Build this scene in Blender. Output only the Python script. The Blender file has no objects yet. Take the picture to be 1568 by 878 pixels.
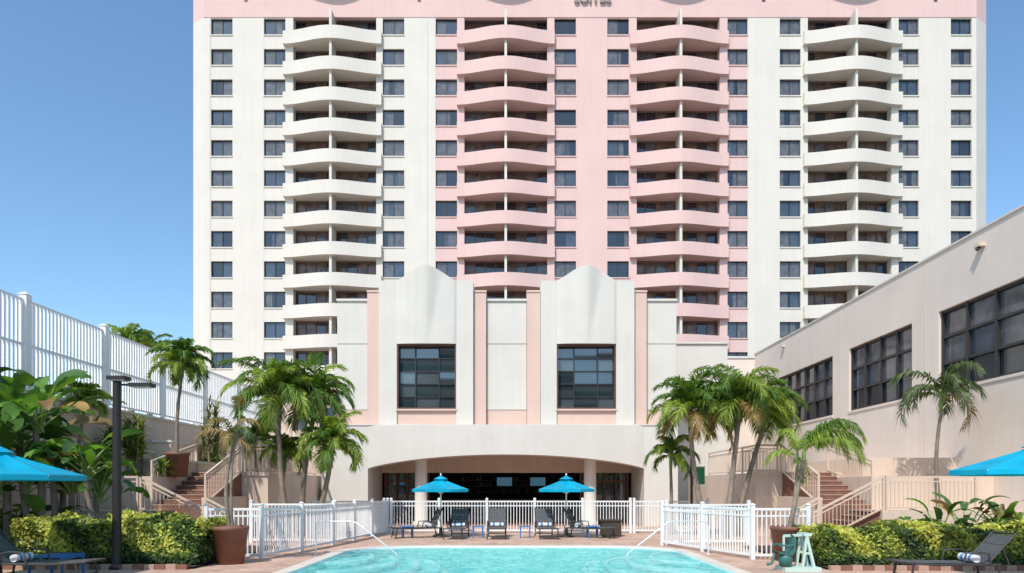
import bpy, bmesh, math, random
from mathutils import Vector, Matrix
R = random.Random(7)
scene = bpy.context.scene
rad = math.radians
F = 1045.0; EYE = 1.8
def wx(px, d): return (px-785.0)/F*d      # survey helper: bearing -> metres at depth d
def wz(py, d): return EYE+(748.0-py)/F*d

# ---------------------------------------------------------------- materials
def newmat(name):
    m = bpy.data.materials.new(name); m.use_nodes = True
    nt = m.node_tree; b = nt.nodes['Principled BSDF']
    return m, nt, b
def mat(name, col, rough=.7, var=.08, scale=1.5, bump=0, bscale=60, metal=0, streak=0, ior=1.45, island=0):
    m, nt, b = newmat(name); N = nt.nodes; L = nt.links
    b.inputs['Roughness'].default_value = rough
    b.inputs['Metallic'].default_value = metal
    b.inputs['IOR'].default_value = ior
    tc = N.new('ShaderNodeTexCoord')
    no = N.new('ShaderNodeTexNoise'); no.inputs['Scale'].default_value = scale
    no.inputs['Detail'].default_value = 6
    L.new(tc.outputs['Object'], no.inputs['Vector'])
    mr = N.new('ShaderNodeMapRange')
    mr.inputs[1].default_value = .3; mr.inputs[2].default_value = .7
    mr.inputs[3].default_value = 1-var; mr.inputs[4].default_value = 1+var
    L.new(no.outputs['Fac'], mr.inputs[0])
    last = mr.outputs[0]
    if streak:
        mp = N.new('ShaderNodeMapping'); mp.inputs['Scale'].default_value = (1.6, 1.6, .07)
        n2 = N.new('ShaderNodeTexNoise'); n2.inputs['Scale'].default_value = 2.2; n2.inputs['Detail'].default_value = 5
        L.new(tc.outputs['Object'], mp.inputs[0]); L.new(mp.outputs[0], n2.inputs['Vector'])
        m2 = N.new('ShaderNodeMapRange'); m2.inputs[1].default_value = .35; m2.inputs[2].default_value = .75
        m2.inputs[3].default_value = 1; m2.inputs[4].default_value = 1-streak
        L.new(n2.outputs['Fac'], m2.inputs[0])
        mu = N.new('ShaderNodeMath'); mu.operation = 'MULTIPLY'
        L.new(last, mu.inputs[0]); L.new(m2.outputs[0], mu.inputs[1]); last = mu.outputs[0]
    if island:
        g = N.new('ShaderNodeNewGeometry')
        m3 = N.new('ShaderNodeMapRange'); m3.inputs[3].default_value = 1-island; m3.inputs[4].default_value = 1+island
        L.new(g.outputs['Random Per Island'], m3.inputs[0])
        mu = N.new('ShaderNodeMath'); mu.operation = 'MULTIPLY'
        L.new(last, mu.inputs[0]); L.new(m3.outputs[0], mu.inputs[1]); last = mu.outputs[0]
    vm = N.new('ShaderNodeVectorMath'); vm.operation = 'SCALE'
    vm.inputs[0].default_value = col[:3]
    L.new(last, vm.inputs['Scale'])
    L.new(vm.outputs[0], b.inputs['Base Color'])
    if bump:
        nb = N.new('ShaderNodeTexNoise'); nb.inputs['Scale'].default_value = bscale; nb.inputs['Detail'].default_value = 4
        L.new(tc.outputs['Object'], nb.inputs['Vector'])
        bp = N.new('ShaderNodeBump'); bp.inputs['Strength'].default_value = bump; bp.inputs['Distance'].default_value = .02
        L.new(nb.outputs['Fac'], bp.inputs['Height']); L.new(bp.outputs[0], b.inputs['Normal'])
    return m
def leafmat(name, col, var=.35, trans=.35):
    m = mat(name, col, .5, .25, 1.2, island=var, ior=1.4)
    nt = m.node_tree; N = nt.nodes; L = nt.links
    b = N['Principled BSDF']; out = N['Material Output']
    src = b.inputs['Base Color'].links[0].from_socket
    t = N.new('ShaderNodeBsdfTranslucent')
    sc = N.new('ShaderNodeVectorMath'); sc.operation = 'MULTIPLY'; sc.inputs[1].default_value = (1.5, 1.5, .7)
    L.new(src, sc.inputs[0]); L.new(sc.outputs[0], t.inputs['Color'])
    mx = N.new('ShaderNodeMixShader'); mx.inputs[0].default_value = trans
    L.new(b.outputs[0], mx.inputs[1]); L.new(t.outputs[0], mx.inputs[2]); L.new(mx.outputs[0], out.inputs[0])
    return m

CREAM = mat('cream_stucco', (.67, .615, .545), .85, .03, .4, .12, 50, streak=.04)
CREAM2 = mat('portico_stucco', (.655, .615, .55), .85, .035, .8, .15, 45, streak=.045)
PINK = mat('pink_stucco', (.69, .475, .435), .85, .03, .4, .12, 50, streak=.04)
PINK2 = mat('pale_pink_stucco', (.67, .48, .40), .85, .03, .8, .12, 50, streak=.05)
BEIGE = mat('beige_stucco', (.66, .525, .42), .85, .06, .9, .3, 40, streak=.10)
WALLR = mat('wing_stucco', (.74, .635, .55), .85, .04, .5, .25, 30, streak=.04)
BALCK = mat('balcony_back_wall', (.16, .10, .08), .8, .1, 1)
G1 = mat('window_glass_dark', (.015, .02, .03), .05, .3, .6, ior=1.8)
G2 = mat('window_glass_curtain', (.10, .10, .11), .10, .3, 2.5, ior=1.7)
G3 = mat('window_glass_blue', (.045, .06, .085), .07, .3, 1, ior=1.8)
G4 = mat('door_glass_brown', (.15, .095, .075), .15, .5, 1.5, ior=1.5)
GP = mat('portico_glass', (.02, .035, .04), .03, .3, .5, ior=2.2)
GPR = mat('portico_glass_painted_reflection', (.07, .09, .095), .06, .3, .5, ior=2.0)  # paler pane colour stands in for light bands reflected in the glass
FRD = mat('dark_window_frame', (.035, .033, .033), .5)
FRB = mat('brown_window_frame', (.14, .06, .042), .5)
FRT = mat('tan_metal', (.66, .51, .40), .5, .06)
WHITE = mat('white_paint', (.80, .80, .79), .45, .03)
STEEL = mat('brushed_rail_white', (.75, .74, .72), .3, .03, metal=.3)
BLACK = mat('dark_bronze_metal', (.022, .019, .017), .5, .1)
CHAIR = mat('charcoal_frame', (.04, .038, .038), .5, .1)
SLING = mat('grey_sling_fabric', (.085, .085, .09), .8, .15, 8, .3, 200)
TOWW = mat('towel_white', (.75, .76, .78), .95, .05, 10, .5, 120)
TOWB = mat('towel_blue', (.12, .25, .50), .95, .1, 10, .5, 120)
BLUE = mat('blue_table_paint', (.03, .16, .42), .45, .05)
TERRA = mat('brown_planter', (.20, .085, .055), .6, .15, 4, .2, 30)
SOIL = mat('soil', (.07, .045, .03), .95, .3, 8, .8, 30)
TILE = mat('brown_step_tile', (.22, .10, .07), .7, .2, 3, .2, 20)
TREAD = mat('tread_nosing', (.42, .27, .20), .7, .15, 3)
TRUNK = mat('palm_trunk', (.23, .185, .145), .9, .3, 3, .9, 14)
SHAFT = mat('palm_crownshaft', (.22, .30, .08), .6, .2, 4)
LF1 = leafmat('palm_leaf', (.115, .205, .035), .45, .4)
LF2 = leafmat('palm_leaf_yellow', (.24, .32, .05), .4, .45)
LF3 = leafmat('palm_leaf_dull', (.09, .13, .05), .35, .25)
LB = leafmat('banana_leaf', (.13, .27, .045), .35, .38)
LB2 = leafmat('banana_leaf_dark', (.06, .135, .035), .35, .28)
LR = leafmat('cordyline_leaf', (.16, .06, .04), .5, .25)
LBR = leafmat('dry_leaf', (.28, .18, .06), .4, .25)
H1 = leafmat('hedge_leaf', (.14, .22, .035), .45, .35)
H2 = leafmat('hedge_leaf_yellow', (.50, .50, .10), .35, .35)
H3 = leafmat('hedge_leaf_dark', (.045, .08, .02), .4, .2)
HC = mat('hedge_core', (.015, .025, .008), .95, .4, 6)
UMB = leafmat('umbrella_canvas', (.0, .40, .66), .05, .3)
TEAL = mat('teal_vinyl', (.04, .15, .13), .5, .1)
MINT = mat('mint_plastic', (.50, .66, .58), .45, .05)
WICK = mat('wicker_dark', (.06, .045, .035), .8, .3, 30, .6, 60)
SIGNG = mat('grey_letter', (.30, .27, .26), .5)
GREEN = mat('green_sign_panel', (.02, .22, .09), .5)
CONC = mat('pool_coping', (.62, .55, .47), .8, .1, 2, .2, 30)
PLAST = mat('pool_plaster', (.32, .78, .74), .8, .06, 1.5)
NOSE = mat('pool_step_nosing', (.80, .86, .84), .7, .03)
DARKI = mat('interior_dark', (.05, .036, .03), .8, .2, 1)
BARW = mat('bar_wood', (.08, .045, .03), .5, .2, 3)
GROUND = mat('ground_surface', (.20, .19, .16), .95, .2, .3, .3, 5)

def deckmat():
    m, nt, b = newmat('brick_pavers'); N = nt.nodes; L = nt.links
    tc = N.new('ShaderNodeTexCoord'); br = N.new('ShaderNodeTexBrick')
    br.inputs['Scale'].default_value = 2.4
    br.inputs['Color1'].default_value = (.46, .28, .20, 1); br.inputs['Color2'].default_value = (.62, .42, .32, 1)
    br.inputs['Mortar'].default_value = (.32, .23, .18, 1); br.inputs['Mortar Size'].default_value = .014
    L.new(tc.outputs['Object'], br.inputs['Vector'])
    no = N.new('ShaderNodeTexNoise'); no.inputs['Scale'].default_value = .9; no.inputs['Detail'].default_value = 7
    L.new(tc.outputs['Object'], no.inputs['Vector'])
    mr = N.new('ShaderNodeMapRange'); mr.inputs[1].default_value = .3; mr.inputs[2].default_value = .7
    mr.inputs[3].default_value = .8; mr.inputs[4].default_value = 1.15
    L.new(no.outputs['Fac'], mr.inputs[0])
    vm = N.new('ShaderNodeVectorMath'); vm.operation = 'SCALE'
    L.new(br.outputs['Color'], vm.inputs[0]); L.new(mr.outputs[0], vm.inputs['Scale'])
    L.new(vm.outputs[0], b.inputs['Base Color']); b.inputs['Roughness'].default_value = .85
    return m
DECK = deckmat()
def watermat():
    m = bpy.data.materials.new('pool_water'); m.use_nodes = True
    nt = m.node_tree; N = nt.nodes; L = nt.links; N.clear()
    out = N.new('ShaderNodeOutputMaterial'); tc = N.new('ShaderNodeTexCoord')
    mp = N.new('ShaderNodeMapping'); mp.inputs['Scale'].default_value = (1, .7, 1)
    no = N.new('ShaderNodeTexNoise'); no.inputs['Scale'].default_value = 3.4; no.inputs['Detail'].default_value = 5
    no.inputs['Distortion'].default_value = 1.4
    L.new(tc.outputs['Object'], mp.inputs[0]); L.new(mp.outputs[0], no.inputs['Vector'])
    bp = N.new('ShaderNodeBump'); bp.inputs['Strength'].default_value = .7; bp.inputs['Distance'].default_value = .12
    L.new(no.outputs['Fac'], bp.inputs['Height'])
    fr = N.new('ShaderNodeFresnel'); fr.inputs['IOR'].default_value = 1.2; L.new(bp.outputs[0], fr.inputs['Normal'])
    mu = N.new('ShaderNodeMath'); mu.operation = 'MULTIPLY'; mu.inputs[1].default_value = .45; mu.use_clamp = True
    L.new(fr.outputs[0], mu.inputs[0])
    gl = N.new('ShaderNodeBsdfGlossy'); gl.inputs['Roughness'].default_value = .05; L.new(bp.outputs[0], gl.inputs['Normal'])
    tr = N.new('ShaderNodeBsdfTransparent'); tr.inputs['Color'].default_value = (.70, .96, .96, 1)
    rp = N.new('ShaderNodeValToRGB'); rp.color_ramp.elements[0].position = .38; rp.color_ramp.elements[1].position = .66
    rp.color_ramp.elements[0].color = (.06, .46, .46, 1); rp.color_ramp.elements[1].color = (.48, .84, .80, 1)
    L.new(no.outputs['Fac'], rp.inputs[0])
    df = N.new('ShaderNodeBsdfDiffuse'); L.new(rp.outputs[0], df.inputs['Color']); L.new(bp.outputs[0], df.inputs['Normal'])
    m1 = N.new('ShaderNodeMixShader'); m1.inputs[0].default_value = .42
    L.new(tr.outputs[0], m1.inputs[1]); L.new(df.outputs[0], m1.inputs[2])
    m2 = N.new('ShaderNodeMixShader'); L.new(mu.outputs[0], m2.inputs[0]); L.new(m1.outputs[0], m2.inputs[1]); L.new(gl.outputs[0], m2.inputs[2])
    L.new(m2.outputs[0], out.inputs[0])
    return m
WATER = watermat()
def tvmat():
    m, nt, b = newmat('tv_screen')
    b.inputs['Base Color'].default_value = (.02, .05, .08, 1)
    b.inputs['Emission Color'].default_value = (.15, .4, .6, 1); b.inputs['Emission Strength'].default_value = .25
    return m
TV = tvmat()

# ---------------------------------------------------------------- mesh builder
class MB:
    def __init__(s): s.v = []; s.f = []; s.m = []; s.s = []; s.mats = []; s.M = None
    def mi(s, m):
        if m not in s.mats: s.mats.append(m)
        return s.mats.index(m)
    def add(s, vs, fs, m, smooth=False):
        o = len(s.v)
        if s.M is not None: vs = [s.M @ Vector(p) for p in vs]
        s.v += [tuple(p) for p in vs]; i = s.mi(m)
        for f in fs:
            s.f.append(tuple(a+o for a in f)); s.m.append(i); s.s.append(smooth)
    def box(s, x0, x1, y0, y1, z0, z1, m):
        if x0 > x1: x0, x1 = x1, x0
        s.add([(x0,y0,z0),(x1,y0,z0),(x1,y1,z0),(x0,y1,z0),(x0,y0,z1),(x1,y0,z1),(x1,y1,z1),(x0,y1,z1)],
              [(0,3,2,1),(4,5,6,7),(0,1,5,4),(1,2,6,5),(2,3,7,6),(3,0,4,7)], m)
    def bar(s, a, b, w, h, m):
        a = Vector(a); b = Vector(b); d = (b-a).normalized()
        up = Vector((0,0,1)) if abs(d.z) < .95 else Vector((0,1,0))
        sd = d.cross(up).normalized()*w/2; u = sd.cross(d).normalized()*h/2
        s.add([a-sd-u,a+sd-u,a+sd+u,a-sd+u,b-sd-u,b+sd-u,b+sd+u,b-sd+u],
              [(0,1,2,3),(7,6,5,4),(0,4,5,1),(1,5,6,2),(2,6,7,3),(3,7,4,0)], m)
    def tube(s, pts, r, m, seg=8, cap=True):
        pts = [Vector(p) for p in pts]; n = len(pts)
        rr = r if isinstance(r, (list, tuple)) else [r]*n
        vs = []; prev = None
        for i, p in enumerate(pts):
            t = (pts[min(i+1,n-1)]-pts[max(i-1,0)]).normalized()
            if prev is None:
                a = Vector((1,0,0)) if abs(t.x) < .8 else Vector((0,1,0))
                u = t.cross(a).normalized()
            else:
                u = (prev - t*prev.dot(t)).normalized()
            prev = u; w = t.cross(u)
            for k in range(seg):
                an = 2*math.pi*k/seg
                vs.append(p+(u*math.cos(an)+w*math.sin(an))*rr[i])
        fs = []
        for i in range(n-1):
            for k in range(seg):
                k2 = (k+1) % seg
                fs.append((i*seg+k, i*seg+k2, (i+1)*seg+k2, (i+1)*seg+k))
        s.add(vs, fs, m, True)
        if cap:
            s.add(vs[:seg], [tuple(range(seg))], m); s.add(vs[-seg:], [tuple(range(seg))], m)
    def lathe(s, c, prof, m, seg=24):
        vs = []; fs = []
        for (r, z) in prof:
            for k in range(seg):
                a = 2*math.pi*k/seg; vs.append((c[0]+r*math.cos(a), c[1]+r*math.sin(a), c[2]+z))
        for i in range(len(prof)-1):
            for k in range(seg):
                k2 = (k+1) % seg; fs.append((i*seg+k, i*seg+k2, (i+1)*seg+k2, (i+1)*seg+k))
        s.add(vs, fs, m, True)
    def pane(s, x0, x1, y, z0, z1, m, tilt=.004):   # glass pane in an XZ plane, slightly out of true
        a, b = R.uniform(-tilt,tilt)*(x1-x0), R.uniform(-tilt,tilt)*(z1-z0)
        s.add([(x0,y-a-b,z0),(x1,y+a-b,z0),(x1,y+a+b,z1),(x0,y-a+b,z1)], [(0,1,2,3)], m)
    def build(s, name, parent=None):
        me = bpy.data.meshes.new(name); me.from_pydata(s.v, [], s.f)
        for m in s.mats: me.materials.append(m)
        me.polygons.foreach_set('material_index', s.m); me.polygons.foreach_set('use_smooth', s.s)
        me.update(); ob = bpy.data.objects.new(name, me); scene.collection.objects.link(ob)
        if parent: ob.parent = parent
        return ob
def empty(name):
    e = bpy.data.objects.new(name, None); scene.collection.objects.link(e); return e

# ---------------------------------------------------------------- pool, deck, ground
def pool_outline(off=0, n=10):
    hw = 4.7+off; y0 = 3-off; y1 = 20.9+off; r = 2.2+off*.6; pts = [(-hw, y0), (hw, y0)]
    for k in range(n+1):
        a = rad(90*k/n); pts.append((hw-r+r*math.cos(a), y1-r+r*math.sin(a)*.8+.2*r))
    for k in range(n+1):
        a = rad(90+90*k/n); pts.append((-hw+r+r*math.cos(a), y1-r+r*math.sin(a)*.8+.2*r))
    return pts
def sheet_with_hole(name, outer, inner, z, m):
    bm = bmesh.new(); es = []
    for lp in (outer, inner):
        vs = [bm.verts.new((x, y, z)) for x, y in lp]
        for i in range(len(vs)): es.append(bm.edges.new((vs[i], vs[(i+1) % len(vs)])))
    bmesh.ops.triangle_fill(bm, edges=es, use_beauty=True, normal=(0,0,1))
    bmesh.ops.recalc_face_normals(bm, faces=bm.faces)
    me = bpy.data.meshes.new(name); bm.to_mesh(me); bm.free(); me.materials.append(m)
    ob = bpy.data.objects.new(name, me); scene.collection.objects.link(ob); return ob
hole = pool_outline(.3)
sheet_with_hole('ground', [(-1500,-1500),(1500,-1500),(1500,1500),(-1500,1500)], hole, -.004, GROUND)
sheet_with_hole('pool_deck', [(-16,-6),(16,-6),(16,33),(-16,33)], hole, 0, DECK)
pe = empty('swimming_pool')
mb = MB(); inn = pool_outline(0); out = pool_outline(.32); n = len(inn)
for i in range(n):
    j = (i+1) % n
    a, b, c, d = inn[i], inn[j], out[j], out[i]
    mb.add([(a[0],a[1],.03),(b[0],b[1],.03),(c[0],c[1],.03),(d[0],d[1],.03)], [(0,1,2,3)], CONC)
    mb.add([(d[0],d[1],.03),(c[0],c[1],.03),(c[0],c[1],-.05),(d[0],d[1],-.05)], [(0,1,2,3)], CONC)
    mb.add([(a[0],a[1],.03),(b[0],b[1],.03),(b[0],b[1],-.04),(a[0],a[1],-.04)], [(0,1,2,3)], NOSE)
    mb.add([(a[0],a[1],-.04),(b[0],b[1],-.04),(b[0],b[1],-1.3),(a[0],a[1],-1.3)], [(0,1,2,3)], PLAST)
mb.add([(x,y,-1.3) for x,y in inn], [tuple(range(n))], PLAST)
mb.build('basin', pe)
mb = MB()
for sx in (-1, 1):
    for k, rr in enumerate((2.7, 2.1, 1.5, .9)):
        zt = -.46+.12*k; vs = []; cx = sx*4.68; cy = 18.4
        arc = [(cx-sx*rr*math.cos(rad(a)), min(20.75, cy+rr*1.5*math.sin(rad(a)))) for a in range(-90, 46, 6)]
        m_ = len(arc)
        mb.add([(x,y,zt) for x,y in arc]+[(cx,cy,zt)], [(i,i+1,m_) for i in range(m_-1)], PLAST)
        for i in range(m_-1):
            a, b = arc[i], arc[i+1]
            mb.add([(a[0],a[1],zt),(b[0],b[1],zt),(b[0],b[1],zt-.12),(a[0],a[1],zt-.12)], [(0,1,2,3)], PLAST)
        mb.tube([(x,y,zt) for x,y in arc], .07, NOSE, 6)
mb.build('corner_steps', pe)
mb = MB(); mb.add([(x,y,-.025) for x,y in inn], [tuple(range(n))], WATER); mb.build('water', pe)

# ---------------------------------------------------------------- hotel tower
def tower():
    e = empty('hotel_tower'); Y = 62.7
    X = lambda p: (p-785)*.06
    Z = lambda p: EYE+(748-p)*.06
    walls = MB(); glass = MB(); fr = MB(); bal = MB()
    rows = [41+46.45*k for k in range(13)]
    ztop = Z(-75); zb = 0
    wins = [(324,357),(405,438),(587,620),(668,701),(850,883),(931,964),(1115,1146),(1195,1227),(1377,1408),(1457,1489)]
    bals = [(436,586,450,577),(701,850,712,839),(965,1115,976,1103),(1230,1380,1238,1366)]
    ops = sorted([(a,b,'w') for a,b in wins]+[(c,d,'b') for a,b,c,d in bals])
    th = .35
    def col(px): return PINK if 666 < px < 1147 else CREAM
    zcap = Z(27)
    walls.box(X(313), X(1496), Y-.04, Y+th, zcap, ztop, PINK)
    x = 313
    for a, b, t in ops:
        if a > x: walls.box(X(x), X(a), Y, Y+th, zb, zcap, col((x+a)/2))
        x = b
    walls.box(X(x), X(1496), Y, Y+th, zb, zcap, CREAM)
    for p0, p1, sx in ((297,313,-1),(1511,1496,1)):
        xo = X(p0)*(Y+.9)/Y
        for za, zz, mm in ((zb,zcap,CREAM),(zcap,ztop,PINK)):
            walls.add([(xo,Y+.9,za),(X(p1),Y+.0,za),(X(p1),Y+.0,zz),(xo,Y+.9,zz)], [(0,1,2,3)], mm)
            walls.add([(xo,Y+.9,za),(xo,Y+18,za),(xo,Y+18,zz),(xo,Y+.9,zz)], [(0,1,2,3)], mm)
    walls.box(X(300), X(1508), Y+2.4, Y+17.9, zb, ztop-.3, CREAM)
    for p in (655, 1158, 322):
        walls.box(X(p)-.04, X(p)+.04, Y-.03, Y+.01, zb, zcap, CREAM)
    for a, b, t in ops:
        if t == 'w':
            zs = [zcap]
            for r in rows: zs += [Z(r-12.5), Z(r+12.5)]
            zs.append(zb)
            for i in range(0, len(zs), 2):
                if zs[i] > zs[i+1]: walls.box(X(a), X(b), Y+.02, Y+th, zs[i+1], zs[i], col((a+b)/2))
            for r in rows:
                z0, z1 = Z(r+12.5), Z(r-12.5)
                xm = X((a+b)/2)
                mode = R.random()
                for x0, x1 in ((X(a), xm), (xm, X(b))):
                    g = R.choice([G2,G2,G3]) if mode < .6 else R.choice([G1,G2,G3,G1])
                    glass.pane(x0, x1, Y+.25, z0, z1, g, .006)
                if R.random() < .45:
                    w = R.uniform(.25,.8); xx = X(a)+.05 if R.random() < .5 else X(b)-w-.05
                    glass.add([(xx,Y+.232,z0),(xx+w,Y+.232,z0),(xx+w,Y+.232,z1),(xx,Y+.232,z1)], [(0,1,2,3)], R.choice([G2,G1]))
                fr.box(xm-.03, xm+.03, Y+.17, Y+.22, z0, z1, FRD)
                for xa, xb in ((X(a),X(a)+.06),(X(b)-.06,X(b))): fr.box(xa, xb, Y+.17, Y+.22, z0, z1, FRD)
                fr.box(X(a)+.06, X(b)-.06, Y+.17, Y+.22, z1-.06, z1, FRD)
                fr.box(X(a)+.06, X(b)-.06, Y+.17, Y+.22, z0, z0+.06, FRD)
                walls.box(X(a)-.04, X(b)+.04, Y-.05, Y+.16, z0-.09, z0+.003, col((a+b)/2))
    for a, b, c, d in bals:
        cm = col((a+b)/2); xc = X((a+b)/2); hw = X(b)-xc; dep = .85
        walls.box(X(c)-.02, X(c), Y+th, Y+dep, zb, zcap, cm); walls.box(X(d), X(d)+.02, Y+th, Y+dep, zb, zcap, cm)
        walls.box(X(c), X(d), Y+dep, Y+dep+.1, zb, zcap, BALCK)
        fl = [Z(r+27.5) for r in rows]+[Z(-19)]
        def plan(t): return Y-(.40+.80*(.5+.5*math.cos(2*math.pi*t)))
        NN = 32
        for i, z in enumerate(fl):
            zt = z+1.02; z0 = z-.16
            o_ = []; n_ = []
            for k in range(NN+1):
                t = -.5+k/NN; x_ = xc+2*hw*t; o_.append((x_, plan(t))); n_.append((x_, plan(t)+.13))
            def strip(P0, za, P1, zb_, sm):
                vs = []
                for p, q in zip(P0, P1): vs += [(p[0],p[1],za),(q[0],q[1],zb_)]
                bal.add(vs, [(2*k,2*k+2,2*k+3,2*k+1) for k in range(NN)], cm, sm)
            strip(o_, z0, o_, zt, True); strip(o_, zt, n_, zt, False); strip(n_, zt, n_, z, True)
            bk = [(p[0], Y) for p in o_]
            strip(n_, z, bk, z, False); strip(o_, z0, bk, z0, False)
            for xs, s in ((xc-hw,1),(xc+hw,-1)):
                bal.box(xs+s*.001, xs+s*.12, Y-.40, Y, z0+.001, zt-.001, cm)
            bal.box(X(c), X(d), Y, Y+dep, z0+.01, z-.003, cm)
            if i < len(rows):
                hh = 2.56; n2 = 8
                w = (X(d)-X(c))/n2
                for k in range(n2):
                    g = R.choice([G4,G4,G1,G4,G1,G2]); x0 = X(c)+k*w
                    glass.pane(x0, x0+w, Y+dep-.06, z, z+hh, g, .004)
                    fr.box(x0-.035, x0+.035, Y+dep-.14, Y+dep-.09, z, z+hh, FRB)
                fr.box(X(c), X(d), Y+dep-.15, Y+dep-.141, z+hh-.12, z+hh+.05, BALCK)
                bal.box(xc-.11, xc+.11, plan(0)+.25, Y+dep-.16, z+.001, z0+2.787, CREAM)
                if R.random() < .5:
                    xx = xc+R.choice([-1,1])*R.uniform(1,2.6)
                    fr.box(xx-.3, xx+.3, Y-.2, Y+.3, z+.4, z+.46, FRB); fr.box(xx-.3, xx+.3, Y+.3, Y+.36, z+.4, z+1.25, FRB)
    walls.build('walls', e); glass.build('windows', e); fr.build('window_frames', e); bal.build('balconies', e)
    cu = bpy.data.curves.new('sign_letters', 'FONT'); cu.body = 'SUITES'; cu.size = 1.15; cu.extrude = .08; cu.align_x = 'CENTER'
    cu.offset = .015; cu.materials.append(SIGNG)
    t = bpy.data.objects.new('sign_letters', cu); scene.collection.objects.link(t); t.parent = e
    t.location = (X(908), Y-.2, Z(6)); t.rotation_euler = (rad(90), 0, 0)
    m2 = MB()
    for p in (378, 643, 1170, 1433):
        m2.box(X(p)-.15, X(p)+.15, Y-.08, Y-.042, Z(3), Z(1), FRD)
    m2.build('scuppers', e)
tower()

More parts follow.
